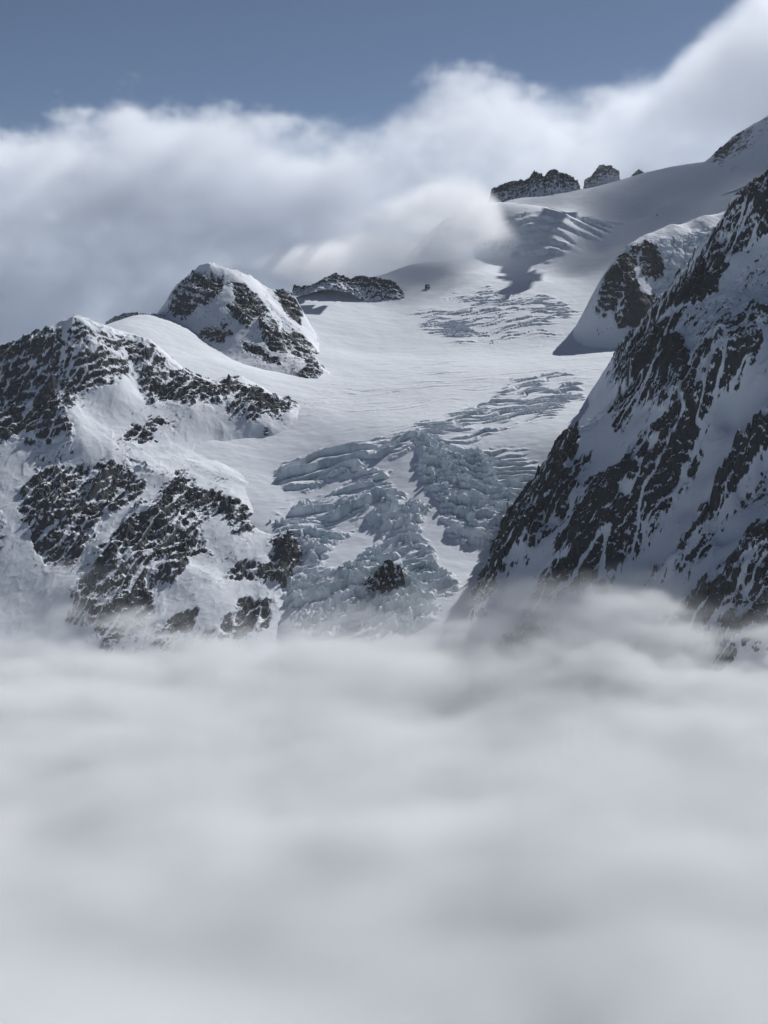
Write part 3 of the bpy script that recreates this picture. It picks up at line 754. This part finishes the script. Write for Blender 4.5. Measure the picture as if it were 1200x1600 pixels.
crag([(456, 457), (459, 446), (466, 447), (470, 449), (480, 446), (495, 442), (508, 434), (522, 426), (536, 431), (548, 437), (560, 430), (575, 432), (590, 434), (604, 437), (614, 438), (622, 446), (628, 454), (636, 465)],
     [(456, 459), (480, 456), (505, 448), (520, 448), (548, 453), (565, 463), (575, 468), (605, 470), (636, 468)], 7.12, 'low broken band of dark rock at the edge of the snowfield behind the pyramid peak', 90, 13, 0.5, 10, 'rock_band', 'rock ridge', foot=110, lump=1.5, footsnow=0.5)
crag([(568, 916), (573, 905), (585, 898), (592, 886), (598, 876), (610, 873), (618, 882), (626, 886), (632, 905), (633, 925)],
     [(568, 922), (575, 930), (588, 940), (600, 944), (615, 943), (626, 948), (633, 936)], 4.12, 'black rock cliff bared in the middle of the lower icefall', 120, 17, 0.8, 11, 'rock_cliff', 'cliff', mat=ROCK_NEAR, foot=26, lump=0.9)
for top, bot, D, lab, cv in [
    ([(409, 671), (413, 666), (418, 668), (422, 673)], [(409, 675), (422, 676)], 5.03, 'small dark boulder alone on the snow below the rocky band', 0.8),
    ([(1022, 344), (1026, 335), (1031, 334), (1034, 341)], [(1022, 347), (1034, 345)], 8.15, 'small dark rock poking from the shadowed upper snow slope', 0.9),
    ([(664, 446), (668, 443), (672, 446)], [(664, 448), (672, 448)], 7.2, 'tiny rock on the snowfield right of the low rock band', 0.85),
    ([(1058, 270), (1066, 264), (1080, 260), (1092, 258), (1100, 260)], [(1058, 272), (1080, 268), (1100, 264)], 9.0, 'thin dark rock strip on the skyline below the veiled peak', 0.75),
    ([(678, 364), (690, 346), (700, 338), (710, 335), (714, 346), (722, 366)], [(678, 368), (700, 372), (722, 374)], 8.1, 'pale rock hump half hidden in the drifting cloud', 0.35),
    ([(165, 503), (180, 494), (196, 489), (208, 487), (222, 489), (236, 490), (246, 491), (257, 488)], [(165, 506), (200, 500), (230, 500), (257, 496)], 6.08, 'low snowy rock crest joining the shoulder to the pyramid peak', 0.45),
    ([(742, 597 - 2), (746, 593), (752, 596)], [(742, 600), (752, 600)], 5.5, None, 0.5),
]:
    if lab:
        crag(top, bot, D, lab, 28, int(top[0][0]), cv, 4.5, foot=22, lump=0.7, sink=10)

# ------------------------------------------------------------------ seracs: blocks of ice standing in the icefall, parts of the glacier
rng = random.Random(5)


def serac_mesh(i):
    r = random.Random(100 + i)
    nseg, lev = r.choice((5, 6, 7)), 4
    vs, fs = [], []
    ang0 = r.random() * 6
    rad = [0.6 + 0.4 * r.random() for _ in range(nseg)]
    lx, ly = r.uniform(-.25, .25), r.uniform(-.3, .1)
    for k in range(lev):
        t = k / (lev - 1)
        for j in range(nseg):
            a = ang0 + j * 2 * math.pi / nseg
            q = rad[j] * (1 - 0.35 * t * r.uniform(0.4, 1.3))
            vs.append((math.cos(a) * q + lx * t + r.uniform(-.07, .07), math.sin(a) * q * 0.75 + ly * t + r.uniform(-.07, .07), -0.8 + 2.0 * t + (r.uniform(-.25, .2) if k else 0)))
    for k in range(lev - 1):
        for j in range(nseg):
            fs.append((k * nseg + j, k * nseg + (j + 1) % nseg, (k + 1) * nseg + (j + 1) % nseg, (k + 1) * nseg + j))
    vs.append((lx, ly, 1.25 + r.uniform(0, .3)))
    for j in range(nseg):
        fs.append(((lev - 1) * nseg + j, (lev - 1) * nseg + (j + 1) % nseg, len(vs) - 1))
    m = bpy.data.meshes.new('serac')
    m.from_pydata(vs, [], fs)
    at = m.attributes.new('ice', 'FLOAT', 'POINT')
    at.data.foreach_set('value', [0.85 if v[2] < 0.9 else 0.12 for v in vs])
    m.materials.append(ICE)
    return m


SM = [serac_mesh(i) for i in range(9)]
qx, qy = project(GX, GY, GZ)
wgt = np.clip(zBlue * 1.0 + zCol * 0.9 + zLow * 0.7 + zLow2 * 0.5 + zLeft * 0.45 + zL * 0.15, 0, 1) * sstep(-0.1, 0.35, fbm(GX.ravel(), GY.ravel(), 90, 3, 0.5, 77).reshape(GX.shape))
flat = np.nonzero((wgt > 0.25).ravel())[0]
for k in range(210):
    i = flat[rng.randrange(len(flat))]
    if rng.random() > wgt.flat[i]: continue
    o = bpy.data.objects.new('serac', SM[k % 9])
    SC.collection.objects.link(o)
    o.parent = glacier
    sz = rng.uniform(4.5, 10.0) * (1.3 if zBlue.flat[i] > .5 else 1)
    o.location = (float(GX.flat[i]), float(GY.flat[i]), float(GZ.flat[i]) + sz * 0.25)
    o.rotation_euler = (rng.uniform(-.25, .25), rng.uniform(-.25, .25), rng.uniform(0, 6.3))
    o.scale = (sz * rng.uniform(.8, 1.5), sz * rng.uniform(.7, 1.1), sz * rng.uniform(.7, 1.3))
for (a, b, sz, hh) in [(489, 795, 9, 13), (585, 862, 7, 17), (543, 955, 7, 24), (592, 856, 5, 13), (630, 792, 8, 12), (655, 800, 9, 12), (700, 720, 9, 13), (730, 705, 8, 10)]:
    x, y, z = surf(a, b, GX, GY, GZ)
    o = bpy.data.objects.new('serac', SM[int(a) % 9]); SC.collection.objects.link(o); o.parent = glacier
    o.location = (float(x), float(y), float(z)); o.scale = (sz, sz, hh); o.rotation_euler = (0.1, 0, a)


# ------------------------------------------------------------------ clouds: real volumes on voxel grids
def spline_w(n, size, lam, off):
    """Cubic B-spline weights of n samples over a random lattice of spacing lam."""
    t = np.arange(n) * (size / max(n - 1, 1)) / lam + off
    m = int(t.max()) + 5
    i = np.floor(t).astype(int); f = t - i
    W = np.zeros((n, m), np.float32)
    r = np.arange(n)
    W[r, i] = (1 - f) ** 3 / 6
    W[r, i + 1] = (3 * f ** 3 - 6 * f ** 2 + 4) / 6
    W[r, i + 2] = (-3 * f ** 3 + 3 * f ** 2 + 3 * f + 1) / 6
    W[r, i + 3] = f ** 3 / 6
    return W


def noise3(shape, size, lam, seed, octv=4, gain=0.5):
    """Smooth fractal noise (about -1..1) on a regular voxel grid; lam = feature size per axis in metres."""
    rs = np.random.RandomState(seed)
    out = np.zeros(shape, np.float32); amp, tot = 1.0, 0.0
    lam = np.asarray(lam, float)
    for k in range(octv):
        Ws = [spline_w(shape[a], size[a], lam[a], rs.rand()) for a in range(3)]
        L = rs.randn(*[w_.shape[1] for w_ in Ws]).astype(np.float32)
        v = np.einsum('ia,abc->ibc', Ws[0], L, optimize=True)
        v = np.einsum('jb,ibc->ijc', Ws[1], v, optimize=True)
        v = np.einsum('kc,ijc->ijk', Ws[2], v, optimize=True)
        out += amp * v * 2.0
        tot += amp * amp
        amp *= gain; lam = lam / 2.1
    return out / math.sqrt(tot)


def voxels(lo, hi, step):
    lo, hi = np.asarray(lo, float), np.asarray(hi, float)
    st = np.asarray(step, float) * np.ones(3)
    n = np.maximum(2, np.round((hi - lo) / st).astype(int) + 1)
    ax = [np.linspace(lo[k], hi[k], n[k]).astype(np.float32) for k in range(3)]
    return n, hi - lo, ax


def cloud_material(name, density, color=(0.997, 0.9985, 1.0), aniso=0.35, step_rate=2.0):
    m = bpy.data.materials.new(name)
    m.use_nodes = True
    nt = m.node_tree; nt.nodes.clear()
    out = N(nt, 'ShaderNodeOutputMaterial')
    v = N(nt, 'ShaderNodeVolumePrincipled')
    v.inputs['Color'].default_value = (*color, 1)
    v.inputs['Anisotropy'].default_value = aniso
    v.inputs['Density'].default_value = density
    v.inputs['Density Attribute'].default_value = 'density'
    nt.links.new(v.outputs[0], out.inputs['Volume'])
    m.cycles.volume_step_rate = step_rate
    return m


def cloud(name, lo, hi, dens, mat):
    """Voxel densities -> a volume object (the voxel points carry the density, geometry nodes turn them into a fog grid)."""
    nx, ny, nz = dens.shape
    me = bpy.data.meshes.new(name)
    me.vertices.add(dens.size)
    co = np.zeros((dens.size, 3), np.float32)
    co[0] = lo; co[1:] = hi
    me.vertices.foreach_set('co', co.ravel())
    at = me.attributes.new('dens', 'FLOAT', 'POINT')
    at.data.foreach_set('value', np.ascontiguousarray(dens, np.float32).ravel())
    me.update()
    o = bpy.data.objects.new(name, me)
    SC.collection.objects.link(o)
    g = bpy.data.node_groups.new(name + '_fog', 'GeometryNodeTree')
    g.interface.new_socket('Geometry', in_out='INPUT', socket_type='NodeSocketGeometry')
    g.interface.new_socket('Geometry', in_out='OUTPUT', socket_type='NodeSocketGeometry')
    gi, go = g.nodes.new('NodeGroupInput'), g.nodes.new('NodeGroupOutput')
    L = g.links.new
    pos = g.nodes.new('GeometryNodeInputPosition')
    sub = g.nodes.new('ShaderNodeVectorMath'); sub.operation = 'SUBTRACT'; sub.inputs[1].default_value = tuple(float(v) for v in lo)
    L(pos.outputs[0], sub.inputs[0])
    mul = g.nodes.new('ShaderNodeVectorMath'); mul.operation = 'MULTIPLY'
    mul.inputs[1].default_value = tuple(float((n - 1) / (h - l)) for n, l, h in zip(dens.shape, lo, hi))
    L(sub.outputs[0], mul.inputs[0])
    sep = g.nodes.new('ShaderNodeSeparateXYZ'); L(mul.outputs[0], sep.inputs[0])
    ints = []
    for k in range(3):
        fi = g.nodes.new('FunctionNodeFloatToInt'); fi.rounding_mode = 'ROUND'
        L(sep.outputs[k], fi.inputs[0]); ints.append(fi)

    def im(op, a, b):
        n = g.nodes.new('FunctionNodeIntegerMath'); n.operation = op
        L(a, n.inputs[0])
        if isinstance(b, int): n.inputs[1].default_value = b
        else: L(b, n.inputs[1])
        return n.outputs[0]
    idx = im('ADD', im('MULTIPLY', im('ADD', im('MULTIPLY', ints[0].outputs[0], ny), ints[1].outputs[0]), nz), ints[2].outputs[0])
    na = g.nodes.new('GeometryNodeInputNamedAttribute'); na.data_type = 'FLOAT'; na.inputs['Name'].default_value = 'dens'
    si = g.nodes.new('GeometryNodeSampleIndex'); si.data_type = 'FLOAT'; si.domain = 'POINT'; si.clamp = True
    L(gi.outputs[0], si.inputs['Geometry']); L(na.outputs[0], si.inputs['Value']); L(idx, si.inputs['Index'])
    vc = g.nodes.new('GeometryNodeVolumeCube')
    L(si.outputs[0], vc.inputs['Density'])
    vc.inputs['Min'].default_value = tuple(float(v) for v in lo); vc.inputs['Max'].default_value = tuple(float(v) for v in hi)
    for k, n in zip('XYZ', dens.shape): vc.inputs['Resolution ' + k].default_value = int(n)
    smn = g.nodes.new('GeometryNodeSetMaterial'); smn.inputs['Material'].default_value = mat
    L(vc.outputs[0], smn.inputs[0]); L(smn.outputs[0], go.inputs[0])
    md = o.modifiers.new('fog', 'NODES'); md.node_group = g
    me.materials.append(mat)
    return o


def profile(x, pts):
    p = np.asarray(pts, float)
    return np.interp(x, p[:, 0], p[:, 1]).astype(np.float32)


def ph(py, D):
    """Height above the ground of a photo row at D km."""
    return P(600, py, D)[2]


if CLOUDS:
    # --- the sea of cloud filling the valley
    lo, hi = (-1400, 850, CZ - 1200), (1400, 4450, CZ - 740)
    n, size, ax = voxels(lo, hi, (15, 15, 12))
    XX, YY = np.meshgrid(ax[0], ax[1], indexing='ij')
    swell = fbm(XX.ravel() * 0.5, YY.ravel(), 520, 3, 0.5, 301).reshape(XX.shape) * 16 + fbm(XX.ravel() * 0.3, YY.ravel(), 230, 3, 0.5, 311).reshape(XX.shape) * 26 + np.abs(fbm(XX.ravel() * 0.4, YY.ravel(), 170, 4, 0.5, 315)).reshape(XX.shape) * 34 - 8 + fbm(XX.ravel() * 0.45, YY.ravel(), 170, 3, 0.5, 305).reshape(XX.shape) * 9
    swell = swell * (0.35 + 0.65 * sstep(2100, 3100, YY))
    top = CZ - 955 + swell + 60 * sstep(60, 480, XX) * sstep(4100, 3700, YY)
    n3 = noise3(n, size, (230, 200, 95), 11, 5, 0.68)
    depth = top[:, :, None] - ax[2][None, None, :]
    wis = 22 + 30 * sstep(3300, 3900, YY)[:, :, None] + 44 * (sstep(250, 700, XX) * sstep(2700, 3200, YY))[:, :, None]
    d = sstep(-12, 58, depth + n3 * wis * (0.28 + 0.72 * sstep(2000, 3000, YY)[:, :, None]))
    thin = sstep(-170, 30, depth + n3 * 60) * np.clip(n3 + 0.1, 0, 2) * 0.11
    sea = (d ** 1.6 + thin).astype(np.float32)
    edge = sstep(850, 1000, YY)[:, :, None]
    sea = sea * (edge if True else 1)
    o = cloud('cloud_sea', lo, hi, sea, cloud_material('valley_fog', 0.021, color=(0.990, 0.997, 1.0), aniso=-0.2, step_rate=1.8))
    tag(o, 'pale sea of cloud filling the valley below the mountains', 'cloud', 'stuff')

    # --- the tall bank of cloud behind the peaks
    lo, hi = (-3300, 8900, CZ - 700), (3700, 11000, CZ + 2250)
    n, size, ax = voxels(lo, hi, (25, 34, 25))
    xr_ = (ax[0] / 9800.0) * F + 600
    D0 = 9.8
    tp_ = [(-200, 185), (0, 182), (60, 188), (130, 182), (200, 172), (300, 166), (430, 158), (520, 160), (590, 152), (640, 122), (672, 98), (700, 112), (740, 108), (790, 104), (815, 128), (900, 118), (1000, 100), (1050, 66), (1080, 25), (1110, 0), (1200, -45), (1400, -100)]
    zt = np.array([ph(profile(v, tp_), D0) for v in xr_], np.float32)
    n3 = noise3(n, size, (620, 700, 400), 21, 6, 0.70)
    nb = noise3(n, size, (1500, 1500, 900), 22, 2, 0.5)
    ymid = 0.5 * (lo[1] + hi[1])
    yb = np.clip(1 - np.abs(ax[1] - 9950) / 1000, 0, 1)[None, :, None]
    ZZ = ax[2][None, None, :]
    dd = zt[:, None, None] - ZZ + n3 * (150 - 70 * sstep(800, 880, xr_)[:, None, None]) + (yb - 1) * 160
    bank = sstep(0, 170, dd) * sstep(0, 0.3, yb + 0.10 * n3)
    bank = bank * np.clip(0.62 + 0.75 * n3 + 0.28 * nb + 0.6 * sstep(350, -150, ZZ - CZ) + 0.5 * (sstep(800, 900, xr_) * 1.0)[:, None, None], 0.16, 2.0)
    bank = bank * (1 - 0.6 * sstep(860, 1020, xr_))[:, None, None]
    # denser towards the bottom, thinner towards the right; one even grey-white colour
    o = cloud('cloud_bank', lo, hi, bank.astype(np.float32), cloud_material('cloud_bank', 0.0040, color=(0.935, 0.952, 0.975), step_rate=1.8))
    tag(o, 'long grey white bank of cloud behind the peaks', 'cloud', 'stuff')

    # --- drifting cloud over the head of the glacier
    lo, hi = (-1500, 7250, CZ - 60), (900, 8750, CZ + 620)
    n, size, ax = voxels(lo, hi, (17, 24, 16))
    n3 = noise3(n, size, (360, 330, 170), 31, 5, 0.64)
    XX, YY, ZZ = np.meshgrid(ax[0], ax[1], ax[2], indexing='ij')
    s = 8.0 / 1000 / (YY / 1000)
    vx = (XX / 8000.0) * F + 600
    zc = np.interp(vx, [100, 400, 520, 640, 720, 780, 850], [ph(430, 8), ph(415, 8), ph(408, 8), ph(365, 8), ph(345, 8), ph(375, 8), ph(400, 8)]).astype(np.float32)
    rad = np.interp(vx, [330, 400, 470, 600, 680, 740, 800, 850], [0, 40, 100, 230, 300, 190, 60, 0]).astype(np.float32)
    q = 1 - ((ZZ - zc) / (rad + 1)) ** 2 - ((YY - 7950) / 620) ** 2
    veil = sstep(-0.5, 1.5, q + 0.9 * n3) ** 1.5 * sstep(20, 170, rad)
    o = cloud('drifting_cloud', lo, hi, veil.astype(np.float32), cloud_material('drifting_cloud', 0.0075, color=(0.975, 0.982, 0.99), step_rate=1.6))
    tag(o, 'thin grey cloud drifting over the head of the glacier', 'cloud', 'stuff')

    # --- thin air between the camera and the mountains
    hm = bpy.data.meshes.new('haze')
    c0, c1 = (-4200, -400, -150), (4600, 11600, CZ + 2400)
    hm.from_pydata([((c0, c1)[i & 1][0], (c0, c1)[i >> 1 & 1][1], (c0, c1)[i >> 2 & 1][2]) for i in range(8)], [],
                   [(0, 2, 3, 1), (4, 5, 7, 6), (0, 1, 5, 4), (2, 6, 7, 3), (0, 4, 6, 2), (1, 3, 7, 5)])
    hmat = bpy.data.materials.new('air'); hmat.use_nodes = True
    hn = hmat.node_tree; hn.nodes.clear()
    ho = N(hn, 'ShaderNodeOutputMaterial'); hv = N(hn, 'ShaderNodeVolumePrincipled')
    hv.inputs['Color'].default_value = (0.92, 0.96, 1.0, 1); hv.inputs['Density'].default_value = HAZE; hv.inputs['Anisotropy'].default_value = 0.0
    hn.links.new(hv.outputs[0], ho.inputs['Volume'])
    hmat.cycles.homogeneous_volume = True
    hm.materials.append(hmat)
    haze = bpy.data.objects.new('haze', hm); SC.collection.objects.link(haze)
    tag(haze, 'thin bluish air between the camera and the far peaks', 'haze', 'stuff')
